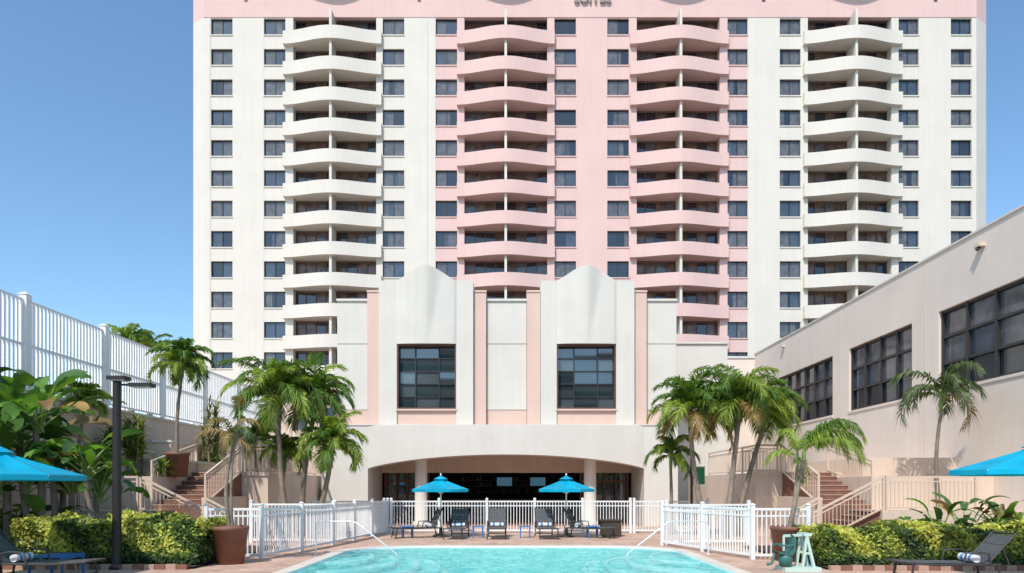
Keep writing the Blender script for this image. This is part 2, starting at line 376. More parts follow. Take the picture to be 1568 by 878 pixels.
# ---------------------------------------------------------------- entrance building
def portico():
    e = empty('entrance_building'); D = 33.0; s = D/F
    X = lambda p: (p-785)*s
    Z = lambda p: EYE+(748-p)*s
    w = MB(); g = MB(); fr = MB()
    zb = Z(653)
    w.box(X(514), X(1040), D+.9, D+13, zb, Z(462), CREAM2)
    for a, b in ((514,561.5),(745.5,807.5),(993,1040)):
        for p0, p1 in ((458,523.5),(525,626),(627.5,653)):
            w.box(X(a), X(b), D+.42+(0 if p0 < 600 else .01), D+.9, Z(p1), Z(p0), PINK2 if p0 > 600 else CREAM2)
        w.box(X(a)+.01, X(b)-.01, D+.46, D+.9, Z(653), Z(459), CREAM2)
        w.box(X(a)-.03, X(b)+.03, D+.34, D+1.0, Z(458), Z(454.5), CREAM2)
    for a, b in ((562,580.5),(726,745),(808,828.5),(973,992.5)):
        w.box(X(a), X(b), D+.2, D+.9, Z(653), Z(446), PINK2)
        w.box(X(a)-.02, X(b)+.02, D+.16, D+1.0, Z(446), Z(443), PINK2)
    for a, wl, wr, b in ((581,608.5,699.5,725.5),(829,853.5,944.5,972.5)):
        w.box(X(a), X(wl), D, D+1.1, Z(653), Z(430), CREAM2)
        w.box(X(wr), X(b), D, D+1.1, Z(653), Z(430), CREAM2)
        w.box(X(wl), X(wr), D+.1, D+.9, Z(653), Z(627), PINK2)
        w.box(X(wl)-.05, X(wr)+.05, D-.04, D+.3, Z(629), Z(626.5), PINK2)
        NU, NV = 36, 14; vs = []; x0, x1 = X(wl), X(wr)
        def tp(u): return Z(430-20*(.5+.5*math.cos(2*math.pi*(u-.5)))**.66)
        for j in range(NV+1):
            v = j/NV
            for i in range(NU+1):
                u = i/NU; z = Z(527)+(tp(u)-Z(527))*v
                q = abs(u-.5)*2
                barrel = .14*math.sqrt(max(0, 1-q*q))
                c = max(0, 1-q/(.10+.50*v)); cone = .24*v*(3*c*c-2*c**3)
                vs.append((x0+(x1-x0)*u, D-.012-barrel-cone, z))
        fs = [(j*(NU+1)+i, j*(NU+1)+i+1, (j+1)*(NU+1)+i+1, (j+1)*(NU+1)+i) for j in range(NV) for i in range(NU)]
        w.add(vs, fs, CREAM2, True)
        top = vs[-(NU+1):]
        w.add(top+[(p[0], D+1.1, p[2]) for p in top], [(i,i+1,NU+2+i,NU+1+i) for i in range(NU)], CREAM2, True)
        w.add([(p[0], D+1.1, p[2]) for p in top]+[(x0,D+1.1,Z(527)),(x1,D+1.1,Z(527))], [tuple(range(NU+1))+(NU+2,NU+1)], CREAM2)
        bot = vs[:NU+1]
        w.add(bot+[(x1,D+.9,Z(527)),(x0,D+.9,Z(527))], [tuple(range(NU+3))], CREAM2)
        zt, zl = Z(527.5), Z(626.5)
        cols = [0,.3,.7,1]; rws = [0,.2,.4,.6,.8,1]
        for i in range(3):
            for j in range(5):
                m = GPR if (R.random() < .3) else GP
                g.pane(x0+(x1-x0)*cols[i], x0+(x1-x0)*cols[i+1], D+.4, zl+(zt-zl)*rws[j], zl+(zt-zl)*rws[j+1], m, .01)
        t = .07
        for xa, xb in ((x0,x0+t),(x1-t,x1)): fr.box(xa, xb, D+.02, D+.36, zl, zt, FRB)
        fr.box(x0+t, x1-t, D+.02, D+.36, zt-t, zt, FRB); fr.box(x0+t, x1-t, D+.02, D+.36, zl, zl+t, FRB)
        for q in cols[1:3]:
            xx = x0+(x1-x0)*q; fr.box(xx-.025, xx+.025, D+.3, D+.37, zl+t, zt-t, FRD)
        for q in rws[1:5]:
            zz = zl+(zt-zl)*q; fr.box(x0+t, x1-t, D+.31, D+.365, zz-.02, zz+.02, FRD)
    w.box(X(497), X(1036), D-.44, D+.9, zb, zb+.05, CREAM2)
    w.box(X(497), X(567), D-.4, D+1.4, 0, zb-.002, CREAM2)
    w.box(X(985), X(1036), D-.4, D+1.4, 0, zb-.002, CREAM2)
    w.box(X(497), X(566.5), D+1.4, D+13, 0, zb-.002, CREAM2); w.box(X(985.5), X(1036), D+1.4, D+13, 0, zb-.002, CREAM2)
    NN = 40; cols = []
    for i in range(NN+1):
        p = 567+(985-567)*i/NN; t = (p-776)/209
        cols.append((X(p), D-.4-.55*(1-t*t), Z(718-20.5*max(0,1-t*t)**.8)))
    for i in range(NN):
        a, b = cols[i], cols[i+1]
        w.add([(a[0],a[1],a[2]),(b[0],b[1],b[2]),(b[0],b[1],zb),(a[0],a[1],zb)], [(0,1,2,3)], CREAM2, False)
        w.add([(a[0],a[1],a[2]),(b[0],b[1],b[2]),(b[0],D+.6,b[2]),(a[0],D+.6,a[2])], [(3,2,1,0)], CREAM2, False)
        w.add([(a[0],a[1],zb),(b[0],b[1],zb),(b[0],D-.44,zb),(a[0],D-.44,zb)], [(0,1,2,3)], CREAM2)
        w.add([(a[0],D+.6,a[2]),(b[0],D+.6,b[2]),(b[0],D+.6,3.9),(a[0],D+.6,3.9)], [(0,1,2,3)], CREAM2)
    w.box(X(567), X(985), D+.6, D+12, 3.45, 3.6, CREAM2)
    w.box(X(567), X(985), D+3, D+3.4, 2.62, 3.449, BEIGE)
    xl, xr = X(567), X(985)
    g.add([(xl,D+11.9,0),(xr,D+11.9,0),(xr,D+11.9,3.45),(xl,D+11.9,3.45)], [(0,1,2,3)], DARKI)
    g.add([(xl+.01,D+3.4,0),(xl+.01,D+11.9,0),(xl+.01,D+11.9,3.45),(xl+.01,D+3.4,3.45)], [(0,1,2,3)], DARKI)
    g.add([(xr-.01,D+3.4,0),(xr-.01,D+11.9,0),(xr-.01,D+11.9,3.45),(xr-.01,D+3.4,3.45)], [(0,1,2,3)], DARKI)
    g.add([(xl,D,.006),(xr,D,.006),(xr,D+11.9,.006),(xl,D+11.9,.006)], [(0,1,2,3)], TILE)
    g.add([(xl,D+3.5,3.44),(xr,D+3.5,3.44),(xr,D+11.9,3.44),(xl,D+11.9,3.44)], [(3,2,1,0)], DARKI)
    def front(xa, xb, n):
        g.pane(xa, xb, D+3.24, .02, 2.62, GP, .002)
        for k in range(n+1):
            xx = xa+(xb-xa)*k/n; fr.box(xx-.05, xx+.05, D+3.05, D+3.19, 0, 2.62, FRB)
        fr.box(xa, xb, D+3.06, D+3.18, 2.12, 2.22, FRB); fr.box(xa, xb, D+3.06, D+3.18, .0, .2, FRB)
    front(xl+.2, X(645), 4); front(X(900), xr-.2, 4)
    for p in (643.5, 906.5):
        w.lathe((X(p),D+.55,0), [(.4,0),(.4,.15),(.31,.2),(.3,3.2),(.38,3.25),(.38,3.5)], CREAM2, 28)
    b = MB()
    b.box(-3.8, 3.2, D+8, D+8.7, 0, 1.1, BARW); b.box(-3.9, 3.3, D+7.9, D+8.8, 1.1, 1.16, TREAD)
    for k in range(9):
        xx = -3.4+k*.8
        b.tube([(xx,D+7.4,0),(xx,D+7.4,.7)], .04, BLACK, 8); b.lathe((xx,D+7.4,.7), [(0,0),(.2,0),(.2,.08),(0,.08)], SLING, 12)
        b.box(xx-.18, xx+.18, D+7.2, D+7.24, .8, 1.05, BARW)
    for zz in (1.5, 1.9, 2.3):
        b.box(-3.6, 3.0, D+11.2, D+11.6, zz, zz+.04, TREAD)
        for k in range(40):
            xx = -3.5+k*.16+R.uniform(-.02,.02); h = R.uniform(.18,.32)
            b.tube([(xx,D+11.4,zz+.04),(xx,D+11.4,zz+.04+h*.65),(xx,D+11.4,zz+.04+h)], [.035,.035,.012], R.choice([GREEN,TREAD,G3,TOWW]), 6)
    b.box(-.9, .0, D+7.8, D+7.86, 1.95, 2.45, TV); b.box(1.1, 2.0, D+7.8, D+7.86, 1.95, 2.45, TV)
    for xa, xb in ((-5.2,-3.6),(-2.0,-.4),(1.2,2.8),(3.8,4.8)):
        b.box(xa, xb, D+1.6, D+2.3, .12, .42, SLING); b.box(xa, xb, D+2.1, D+2.32, .42, .82, SLING)
        b.box(xa-.12, xa-.001, D+1.6, D+2.3, .1, .62, SLING); b.box(xb+.001, xb+.12, D+1.6, D+2.3, .1, .62, SLING)
    b.build('lounge_bar', e)
    w.build('walls', e); g.build('windows', e); fr.build('window_frames', e)
portico()

mb = MB()
mb.box(wx(1037,38), wx(1115,38), 38, 44.9, 0, wz(527,38), CREAM2)
mb.box(wx(1036,38), wx(1116,38), 37.9, 44.9, wz(527,38), wz(524,38), CREAM2)
mb.box(wx(1060,45), 15.99, 45, 52, 0, wz(549,45), WALLR)
mb.box(wx(1060,45), 15.99, 44.93, 52, wz(549,45), wz(546,45), CREAM2)
mb.build('link_building')
mb = MB()
mb.box(wx(345,44), wx(515,44), 44, 50, 0, wz(590,44), BEIGE)
mb.box(wx(344,44), wx(516,44), 43.9, 50.1, wz(590,44), wz(586,44), CREAM2)
for k in range(4): mb.box(-17.5+k*1.7, -16.6+k*1.7, 43.93, 43.99, 5.6, 7.0, G3)
mb.build('service_building')

# ---------------------------------------------------------------- right wing
def wing():
    e = empty('conference_wing'); w = MB(); g = MB(); fr = MB()
    X0 = 16.0; zt = 1.8+.55*16; z0 = 5.45; z1 = 8.42
    w.box(X0, X0+.4, 8, 45, 0, z0, WALLR); w.box(X0, X0+.4, 8, 45, z1, zt, WALLR)
    sets = [(18.4,25.6,5),(27.3,32.4,4),(34.05,41.0,6)]; y = 8
    for a, b, n in sets:
        w.box(X0, X0+.4, y, a, z0, z1, WALLR); y = b
    w.box(X0, X0+.4, y, 45, z0, z1, WALLR)
    w.box(X0+.4, X0+20, 8, 45, 0, zt-.4, WALLR)
    w.box(X0-.05, X0+.5, 8, 45.02, zt, zt+.07, CREAM2)
    for a, b, n in sets:
        for i in range(n):
            for j in range(3):
                ya, yb = a+(b-a)*i/n, a+(b-a)*(i+1)/n; za, zb_ = z0+(z1-z0)*j/3, z0+(z1-z0)*(j+1)/3
                m = R.choice([G3,G2,G2,G2]) if j else G1
                u, v = R.uniform(-.008,.008), R.uniform(-.008,.008)
                g.add([(X0+.23+u+v,ya,za),(X0+.23-u+v,yb,za),(X0+.23-u-v,yb,zb_),(X0+.23+u-v,ya,zb_)], [(3,2,1,0)], m)
        for i in range(n+1):
            yy = a+(b-a)*i/n; yy = min(max(yy, a+.05), b-.05)
            fr.box(X0+.1, X0+.205, yy-.05, yy+.05, z0, z1, FRD)
        for j in range(4):
            zz = min(max(z0+(z1-z0)*j/3, z0+.05), z1-.05)
            fr.box(X0+.12, X0+.2, a, b, zz-.045, zz+.045, FRD)
        w.box(X0-.04, X0+.1, a-.05, b+.05, z0-.1, z0+.002, WALLR)
    for yy in (26.45, 33.2, 43):
        w.box(X0-.012, X0+.01, yy-.015, yy+.015, 0, zt, BEIGE)
    fr.box(X0-.22, X0-.0, 23.05, 23.35, 10.0, 10.1, BEIGE); fr.tube([(X0-.12,23.2,10.0),(X0-.2,23.2,9.9)], .06, FRD)
    fr.box(X0-.2, X0, 40, 40.25, 10.1, 10.2, BEIGE)
    w.build('walls', e); g.build('windows', e); fr.build('window_frames', e)
wing()

# building across the street behind the pool (seen only in reflections)
mb = MB()
mb.box(-45, 40, -95, -75, 0, 27, BEIGE)
for k in range(8): mb.box(-44, 39, -75, -74.9, 1.5+k*3.2, 3.1+k*3.2, G1)
mb.build('office_building')

# ---------------------------------------------------------------- terraces, stairs
TZ = 2.4; LZ = 1.1
def stair_side(sx):
    mb = MB()
    def bx(xa, xb, *r): mb.box(min(sx*xa,sx*xb), max(sx*xa,sx*xb), *r)
    xo = 14.0 if sx < 0 else 15.99
    bx(11.4, xo, 21.0, 22.6, 0, LZ, BEIGE)
    n = 7
    for k in range(n):
        bx(9.4+2.0*k/n, 11.4, 21.15+.001*k, 22.45-.001*k, LZ*k/n+(.001 if k else 0), LZ*(k+1)/n, TILE)
        bx(9.4+2.0*k/n-.02, 9.4+2.0*k/n+.06, 21.14, 22.46, LZ*(k+1)/n-.03, LZ*(k+1)/n+.004, TREAD)
    bx(9.3, 11.4, 21.0, 21.12, 0, .12, BEIGE)
    n = 8
    for k in range(n):
        y0 = 22.62+3.2*k/n
        bx(10.3, 11.9, y0, 26, LZ+(TZ-LZ)*k/n+(.001 if k else -LZ), LZ+(TZ-LZ)*(k+1)/n, TILE)
        bx(10.29, 11.91, y0-.02, y0+.06, LZ+(TZ-LZ)*(k+1)/n-.03, LZ+(TZ-LZ)*(k+1)/n+.004, TREAD)
    bx(10.1, 10.29, 22.62, 26, 0, 1.5, BEIGE)
    bx(11.92, xo, 22.62, 26, 0, 2.2, BEIGE)
    bx(9.3, xo, 26.01, 36, 0, TZ, BEIGE)
    bx(9.22, 10.28, 25.95, 26.1, TZ-.12, TZ+.03, BEIGE)
    if sx < 0:
        bx(11.95, 13.2, 24.1, 27.9, 2.2, 2.75, BEIGE); bx(11.9, 13.2, 24.05, 27.9, 2.75, 2.83, CREAM2)
        bx(12.6, 14, 25.2, 31, 2.4, 3.5, BEIGE); bx(12.55, 14, 25.15, 31, 3.5, 3.58, CREAM2)
        bx(13.2, 14, 22.7, 25.1, 2.2, 3.1, BEIGE); bx(13.15, 14, 22.65, 25.1, 3.1, 3.17, CREAM2)
    else:
        bx(12.6, 15.99, 24.5, 31, 2.2, 2.9, BEIGE)
    mb.build('stair_terrace')
stair_side(-1); stair_side(1)
mb = MB()
mb.box(-60, -14.02, 6, 60, 0, 1.8+.195*14, BEIGE)
mb.box(-14.2, -13.95, 6, 60, 1.8+.195*14, 1.8+.195*14+.08, CREAM2)
mb.build('retaining_wall')

def railing(pts, name='stair_railing', m=FRT, h=1.05, sp=.13, post=.06, r=.018):
    mb = MB(); up = Vector((0,0,1))
    for i in range(len(pts)-1):
        a, b = Vector(pts[i]), Vector(pts[i+1]); L = (b-a).length
        mb.bar(a+up*h, b+up*h, .07, .06, m); mb.bar(a+up*(h-.14), b+up*(h-.14), .04, .035, m); mb.bar(a+up*.1, b+up*.1, .05, .04, m)
        n = max(1, int(L/sp))
        for k in range(1, n):
            p = a+(b-a)*k/n; mb.bar(p+up*.1, p+up*(h-.14), r, r, m)
    for p in pts: p = Vector(p); mb.bar(p, p+up*(h+.045), post, post, m)
    return mb.build(name)
for sx in (-1, 1):
    railing([(sx*9.3,21.05,0),(sx*11.45,21.05,LZ)]); railing([(sx*9.3,22.5,0),(sx*10.1,22.5,.42)])
    railing([(sx*11.55,21.05,LZ),(14.3 if sx > 0 else -13.9,21.05,LZ)])
    railing([(sx*10.2,22.7,LZ+.1),(sx*10.2,25.9,TZ)]); railing([(sx*11.98,22.7,LZ+.55),(sx*11.98,25.9,TZ)])
    railing([(sx*10.15,26.1,TZ),(sx*9.36,26.1,TZ),(sx*9.36,32.4,TZ)])
    railing([(sx*9.42,27.9,TZ),(sx*11.2,27.9,TZ)])

# ---------------------------------------------------------------- white fences
def fence(pts, h=1.3, sp=.115, name='white_fence', post=.1, pw=.028, gap=.08, post_extra=.08, every=2.2):
    mb = MB(); up = Vector((0,0,1)); posts = [Vector(pts[0])]
    for i in range(len(pts)-1):
        A, B = Vector(pts[i]), Vector(pts[i+1]); L = (B-A).length; ns = max(1, round(L/every))
        for q in range(ns):
            a, b = A+(B-A)*q/ns, A+(B-A)*(q+1)/ns
            mb.bar(a+up*(h-.03), b+up*(h-.03), .045, .06, WHITE)
            if h < 1.6: mb.bar(a+up*(h-.2), b+up*(h-.2), .035, .04, WHITE)
            else: mb.bar(a+up*(h*.5), b+up*(h*.5), .05, .08, WHITE)
            mb.bar(a+up*(gap+.03), b+up*(gap+.03), .04, .06, WHITE)
            l = (b-a).length; n = max(1, int(l/sp))
            for k in range(1, n):
                p = a+(b-a)*k/n; mb.bar(p+up*gap, p+up*(h-.03), pw, pw, WHITE)
            posts.append(b)
    for p in posts:
        mb.bar(p, p+up*(h+post_extra), post, post, WHITE)
        t = p+up*(h+post_extra); w = post*.65
        mb.add([t+Vector((-w,-w,.002)),t+Vector((w,-w,.002)),t+Vector((w,w,.002)),t+Vector((-w,w,.002)),t+up*post*.5], [(0,1,4),(1,2,4),(2,3,4),(3,0,4),(3,2,1,0)], WHITE)
    return mb.build(name)
fence([(-7.75,17.3,0),(-6.35,17.3,0),(-5.65,21.6,0),(-5.0,27.4,0)])
fence([(7.5,17.3,0),(6.1,17.3,0),(4.75,21.6,0)], every=2.3)
fence([(4.9,21.65,0),(7.6,21.9,0)])
fence([(-4.85,27.4,0),(4.75,27.4,0)], every=1.9)
fence([(-8.6,22.5,0),(-5.8,22.3,0)]); fence([(4.9,27.4,0),(7.8,27.2,0)]); fence([(-7.9,27.2,0),(-5.15,27.45,0)])
zb = 1.8+.195*14+.08
fence([(-13.98,8.2+3.8*k,zb) for k in range(9)], h=2.62, sp=.16, post=.22, pw=.055, gap=.08, post_extra=.12, every=3.8)
fence([(-14.2,38.6,zb),(-22,38.6,zb)], h=2.2, sp=.2, post=.2, pw=.05, every=3.8)

# ---------------------------------------------------------------- plants
def frond(mb, o, az, el, L, droop, nl, ll, ml, ms, width=.05, r=None, leafdroop=.35):
    r = r or R
    n = 12; pts = [Vector(o)]; tan = []
    azb = r.uniform(-.25,.25)
    for i in range(n):
        t = i/n; e_ = el-droop*(t**1.4); a = az+azb*t
        d = Vector((math.cos(a)*math.cos(e_), math.sin(a)*math.cos(e_), math.sin(e_)))
        tan.append(d); pts.append(pts[-1]+d*L/n)
    tan.append(tan[-1])
    mb.tube(pts, [.024*(1-.8*i/n) for i in range(n+1)], ms, 5, cap=False)
    up = Vector((0,0,1))
    for i in range(nl):
        t = .10+.90*(i+r.random()*.5)/nl; f = min(t*n, n-.001); k = int(f); p = pts[k].lerp(pts[k+1], f-k); T = tan[k].lerp(tan[k+1], f-k).normalized()
        S = T.cross(up)
        if S.length < .05: S = Vector((math.sin(az), -math.cos(az), 0))
        S.normalize(); N = S.cross(T).normalized()
        l = ll*(math.sin(math.pi*(.14+.80*t))**.6)*r.uniform(.8,1.12)
        for sg in (-1, 1):
            a = rad(25+38*t)+r.uniform(-.15,.15)
            d = (S*sg*math.cos(a)+T*math.sin(a)+N*r.uniform(.0,.5)).normalized()
            m1 = p+d*l*.45; tip = p+d*l*.9-up*l*(leafdroop+r.uniform(-.1,.2))
            w = T*width*.5
            mb.add([p-w*.5, p+w*.5, m1+w, m1-w, tip], [(0,1,2,3),(3,2,4)], ml)
def palm(name, base, crown, nf=14, L=2.0, ll=.55, ml=LF1, ml2=LF2, tr=.10, seed=1, shaft=.6, lean=.15, nl=52, width=.066, azr=(0,360), droop=(1.5,2.6), elr=(-8,84), parts=None, ld=.32):
    r = random.Random(seed); mb = parts or MB()
    b = Vector(base); c = Vector(crown); side = Vector((r.uniform(-1,1), r.uniform(-1,1), 0))*lean
    n = 24; pts = []
    for i in range(n+1):
        t = i/n; pts.append(b.lerp(c-Vector((0,0,shaft)), t)+side*math.sin(math.pi*t))
    mb.tube(pts, [tr*(1.4 if i == 0 else 1.12-.38*i/n+(.0 if i % 2 else .07)) for i in range(n+1)], TRUNK, 10)
    mb.tube([pts[-1], pts[-1].lerp(c,.4), c+Vector((0,0,.1))], [tr*.85, tr*.95, tr*.4], SHAFT, 8)
    for k in range(nf):
        q = k/max(1,nf-1)
        az = rad(azr[0]+(azr[1]-azr[0])*((k*.381966) % 1.0))+r.uniform(-.2,.2)
        el = rad(elr[0]+(elr[1]-elr[0])*(q**.8))+r.uniform(-.1,.1)
        mm = ml2 if (ml2 and r.random() < .4) else ml
        if q < .12 and L > 1.3 and r.random() < .35: mm = LBR
        frond(mb, c-Vector((0,0,.1*(1-q))), az, el, L*r.uniform(.75,1.15), r.uniform(*droop), nl, ll, mm, SHAFT, width, r, ld)
    if parts is None: return mb.build(name)
def P(px, py, d): return (wx(px,d), d, wz(py,d))
def G(px, d, z=0): return (wx(px,d), d, z)
palm('palm_tree', G(443,25), P(426,602,25), 28, 2.2, .72, seed=3)
palm('palm_tree', G(462,25.6), P(482,608,25.6), 26, 1.95, .66, seed=4)
palm('palm_tree', G(478,24.6), P(508,680,24.6), 24, 1.6, .55, seed=5, ml=LF2, ml2=LF1)
palm('palm_tree', G(1086,25), P(1058,630,25), 26, 1.95, .66, seed=8)
palm('palm_tree', G(1112,24.6), P(1132,617,24.6), 28, 2.25, .72, seed=9)
palm('palm_tree', G(1122,25.4), P(1170,630,25.4), 24, 1.85, .64, seed=12)
palm('palm_tree', G(1028,26.5), P(1028,695,26.5), 14, 1.2, .42, seed=10, ml=LF1, tr=.07)
palm('palm_tree', G(1440,22.5,LZ), P(1442,602,22.5), 11, 1.75, .6, ml=LF3, ml2=None, seed=21, tr=.065, elr=(5,70), droop=(2.0,3.0), ld=.5, nl=44, width=.055)
palm('palm_tree', G(205,31,4.5), P(198,530,31), 20, 1.6, .5, seed=13, ml=LF1, tr=.12)
palm('palm_tree', G(228,33,4.5), P(232,540,33), 18, 1.5, .5, seed=15, ml=LF1, tr=.12)
palm('palm_tree', G(120,22.0,1.0), P(128,612,22), 16, 1.1, .42, seed=14, ml=LF2, tr=.06)
palm('palm_tree', G(395,27.0), P(392,668,27), 14, 1.3, .45, seed=17, ml=LF3, ml2=LF1, tr=.06)
palm('palm_tree', G(430,26.2), P(438,690,26.2), 16, 1.2, .45, seed=18, ml=LF1, tr=.06)

def pot(mb, c, rt=.4, rb=.29, h=.88):
    mb.lathe(c, [(0,0),(rb,0),(rt*.95,h-.1),(rt,h-.09),(rt,h),(rt-.05,h),(rt-.06,h-.08),(0,h-.08)], TERRA, 32)
    mb.lathe(c, [(0,h-.07),(rt-.05,h-.07)], SOIL, 16)
mb = MB(); c = G(354,16.3); pot(mb, c, .42, .30, .9)
palm('', (c[0],c[1],.8), P(357,668,16.3), 9, .95, .3, ml=LF3, ml2=LBR, seed=31, tr=.045, lean=.1, nl=30, width=.03, parts=mb, droop=(2.2,3.2), shaft=.3, elr=(0,75), ld=.6)
palm('', (c[0]+.05,c[1],.8), P(368,628,16.3), 3, .6, .25, ml=LF3, ml2=LBR, seed=32, tr=.03, lean=.1, nl=20, width=.03, parts=mb, droop=(1,2), shaft=.2, elr=(50,85), ld=.4)
mb.build('potted_palm')
mb = MB(); c = G(1210,17.0); pot(mb, c, .46, .34, .86)
palm('', (c[0],c[1],.8), P(1232,684,17.0), 9, 1.85, .42, ml=LF2, ml2=LF1, seed=41, tr=.055, lean=.1, nl=64, width=.035, parts=mb, azr=(-50,40), droop=(1.7,2.4), shaft=.35, elr=(25,60), ld=.6)
palm('', (c[0],c[1],.8), P(1222,694,17.0), 4, 1.0, .36, ml=LF2, ml2=LF1, seed=42, tr=.045, lean=.05, nl=34, width=.035, parts=mb, azr=(60,300), droop=(1.4,2.8), shaft=.3, elr=(0,80), ld=.6)
mb.build('potted_palm')
mb = MB(); c = G(272,23.9,2.2); pot(mb, c, .42, .33, .85)
palm('', (c[0],c[1],3.0), P(280,556,23.9), 20, 1.3, .45, seed=51, tr=.06, parts=mb, ml=LF2, ml2=LF1, shaft=.4)
mb.build('potted_palm')

def paddle(mb, base, az, el, stalk, bl, bw, m, r, droop=.9):
    b = Vector(base); n = 5; pts = [b]; e_ = el
    for i in range(n):
        e_ -= .06; d = Vector((math.cos(az)*math.cos(e_), math.sin(az)*math.cos(e_), math.sin(e_))); pts.append(pts[-1]+d*stalk/n)
    mb.tube(pts, [.03*(1-.1*i) for i in range(n+1)], SHAFT, 6, cap=False)
    p = pts[-1]; ns = 11; vs = []; rows = []
    S = Vector((math.sin(az), -math.cos(az), 0)); tw = r.uniform(-.7,.7)
    for i in range(ns+1):
        t = i/ns; w = bw*(math.sin(math.pi*min(1,(t*.93+.05)))**.55)*.5
        d = Vector((math.cos(az)*math.cos(e_), math.sin(az)*math.cos(e_), math.sin(e_)))
        N = S.cross(d).normalized(); Sd = (S*math.cos(tw)+N*math.sin(tw)).normalized(); N2 = d.cross(Sd).normalized()
        if N2.z < 0: N2 = -N2
        if i == ns: w = .01
        j = w*(1+r.uniform(-.15,.1)); k_ = w*(1+r.uniform(-.15,.1))
        rows.append((p-Sd*j+N2*w*.3, p.copy(), p+Sd*k_+N2*w*.3))
        p = p+d*bl/ns; e_ -= droop/ns
    for a in rows: vs += a
    fs = []
    for i in range(ns):
        o = 3*i
        if r.random() < .9: fs.append((o,o+1,o+4,o+3))
        if r.random() < .95: fs.append((o+1,o+2,o+5,o+4))
    mb.add(vs, fs, m, True)
def banana(name, spots, m, seed, nleaf=9, bl=1.1, bw=.42, hgt=1.2):
    r = random.Random(seed); mb = MB()
    for s in spots:
        b = Vector(s[:3]); H = s[3]
        if H > .3: mb.tube([b, b+Vector((r.uniform(-.1,.1),0,H*.5)), b+Vector((r.uniform(-.15,.15),0,H))], [.11,.09,.07], TRUNK, 8)
        for k in range(nleaf):
            az = k*2.4+r.uniform(-.3,.3); el = rad(r.uniform(35,86))
            q = r.random(); mm = m if q < .6 else (LB2 if m == LB else LB)
            if q > .94: mm = LBR
            paddle(mb, b+Vector((0,0,H-r.uniform(0,.3)*(H > 1))), az, el, hgt*r.uniform(.4,1.0), bl*r.uniform(.7,1.15), bw*r.uniform(.8,1.15), mm, r, r.uniform(.6,1.9))
    return mb.build(name)
banana('banana_plant', [(*G(12,17.4),3.2),(*G(62,17.8),3.5),(*G(-40,17.4),3.0),(*G(35,18.6),3.0)], LB, 61, 18, 1.3, .44, 1.3)
banana('banana_plant', [(*G(-5,17.2),1.8),(*G(42,17.6),1.9),(*G(84,18.0),2.3)], LB, 66, 14, 1.1, .42, .9)
banana('bird_of_paradise', [(*G(135,17.8),2.3),(*G(112,18.2),1.8),(*G(152,18.4),1.6),(*G(95,18.6),1.9)], LB, 62, 17, .85, .26, 1.0)
banana('bird_of_paradise', [(*G(20,17.6),.5),(*G(75,18.0),.4),(*G(-15,17.6),.5)], LB, 63, 12, .8, .32, .8)
banana('bird_of_paradise', [(*G(1440,18.0),.25),(*G(1478,18.6),.3),(*G(1540,18.6),.5)], LB2, 64, 13, .75, .24, 1.05)
banana('bird_of_paradise', [(*G(110,17.8),.1),(*G(150,17.9),.1)], LB, 65, 9, .65, .26, .7)
def spiky(name, c, H, n, L, w, ms, seed, layers=1):
    r = random.Random(seed); mb = MB(); c = Vector(c)
    for q in range(layers):
        o = c+Vector((r.uniform(-.35,.35), r.uniform(-.3,.3), 0)) if layers > 1 else c
        hh = H*r.uniform(.6,1.1)
        mb.tube([o, o+Vector((r.uniform(-.08,.08),0,hh))], [.035,.025], TRUNK, 6)
        for k in range(n):
            az = r.uniform(0,6.28); e_ = rad(r.uniform(10,88)); p = o+Vector((0,0,hh*r.uniform(.3,1))); l = L*r.uniform(.6,1.1); rows = []
            S = Vector((math.sin(az),-math.cos(az),0)); ns = 5; dr = r.uniform(.5,1.8)
            for i in range(ns+1):
                t = i/ns; ww = w*math.sin(math.pi*min(.97,t*.85+.12)); rows += [p-S*ww*.5, p+S*ww*.5]
                p = p+Vector((math.cos(az)*math.cos(e_), math.sin(az)*math.cos(e_), math.sin(e_)))*l/ns; e_ -= dr/ns
            mb.add(rows, [(2*i,2*i+1,2*i+3,2*i+2) for i in range(ns)], r.choice(ms))
    return mb.build(name)
spiky('cordyline_plant', G(1515,17.9), .75, 46, .65, .11, [LR,LR,LB2], 71, 5)
spiky('cordyline_plant', G(1555,18.2), .95, 46, .65, .10, [LB,LR,LF2], 72, 4)
spiky('dracaena_shrub', G(205,23.6,2.2), 2.0, 80, .6, .06, [LBR,LF2,LF2,LF1], 73, 8)
spiky('dracaena_shrub', G(168,22.9,2.2), 1.4, 80, .6, .06, [LF1,LF2,LB2], 77, 6)
spiky('dracaena_shrub', G(325,27.5,2.4), 2.6, 80, .6, .05, [LBR,LF2,LF3], 74, 7)
spiky('flax_plant', G(335,28,2.4), .6, 40, .8, .06, [LF2,LF1], 75, 4)
spiky('flax_plant', G(1420,18.2), .4, 30, .6, .06, [LB,LF1], 76, 3)
spiky('flax_plant', G(245,23.4,2.2), .3, 36, .6, .05, [LF2,LF1], 78, 3)

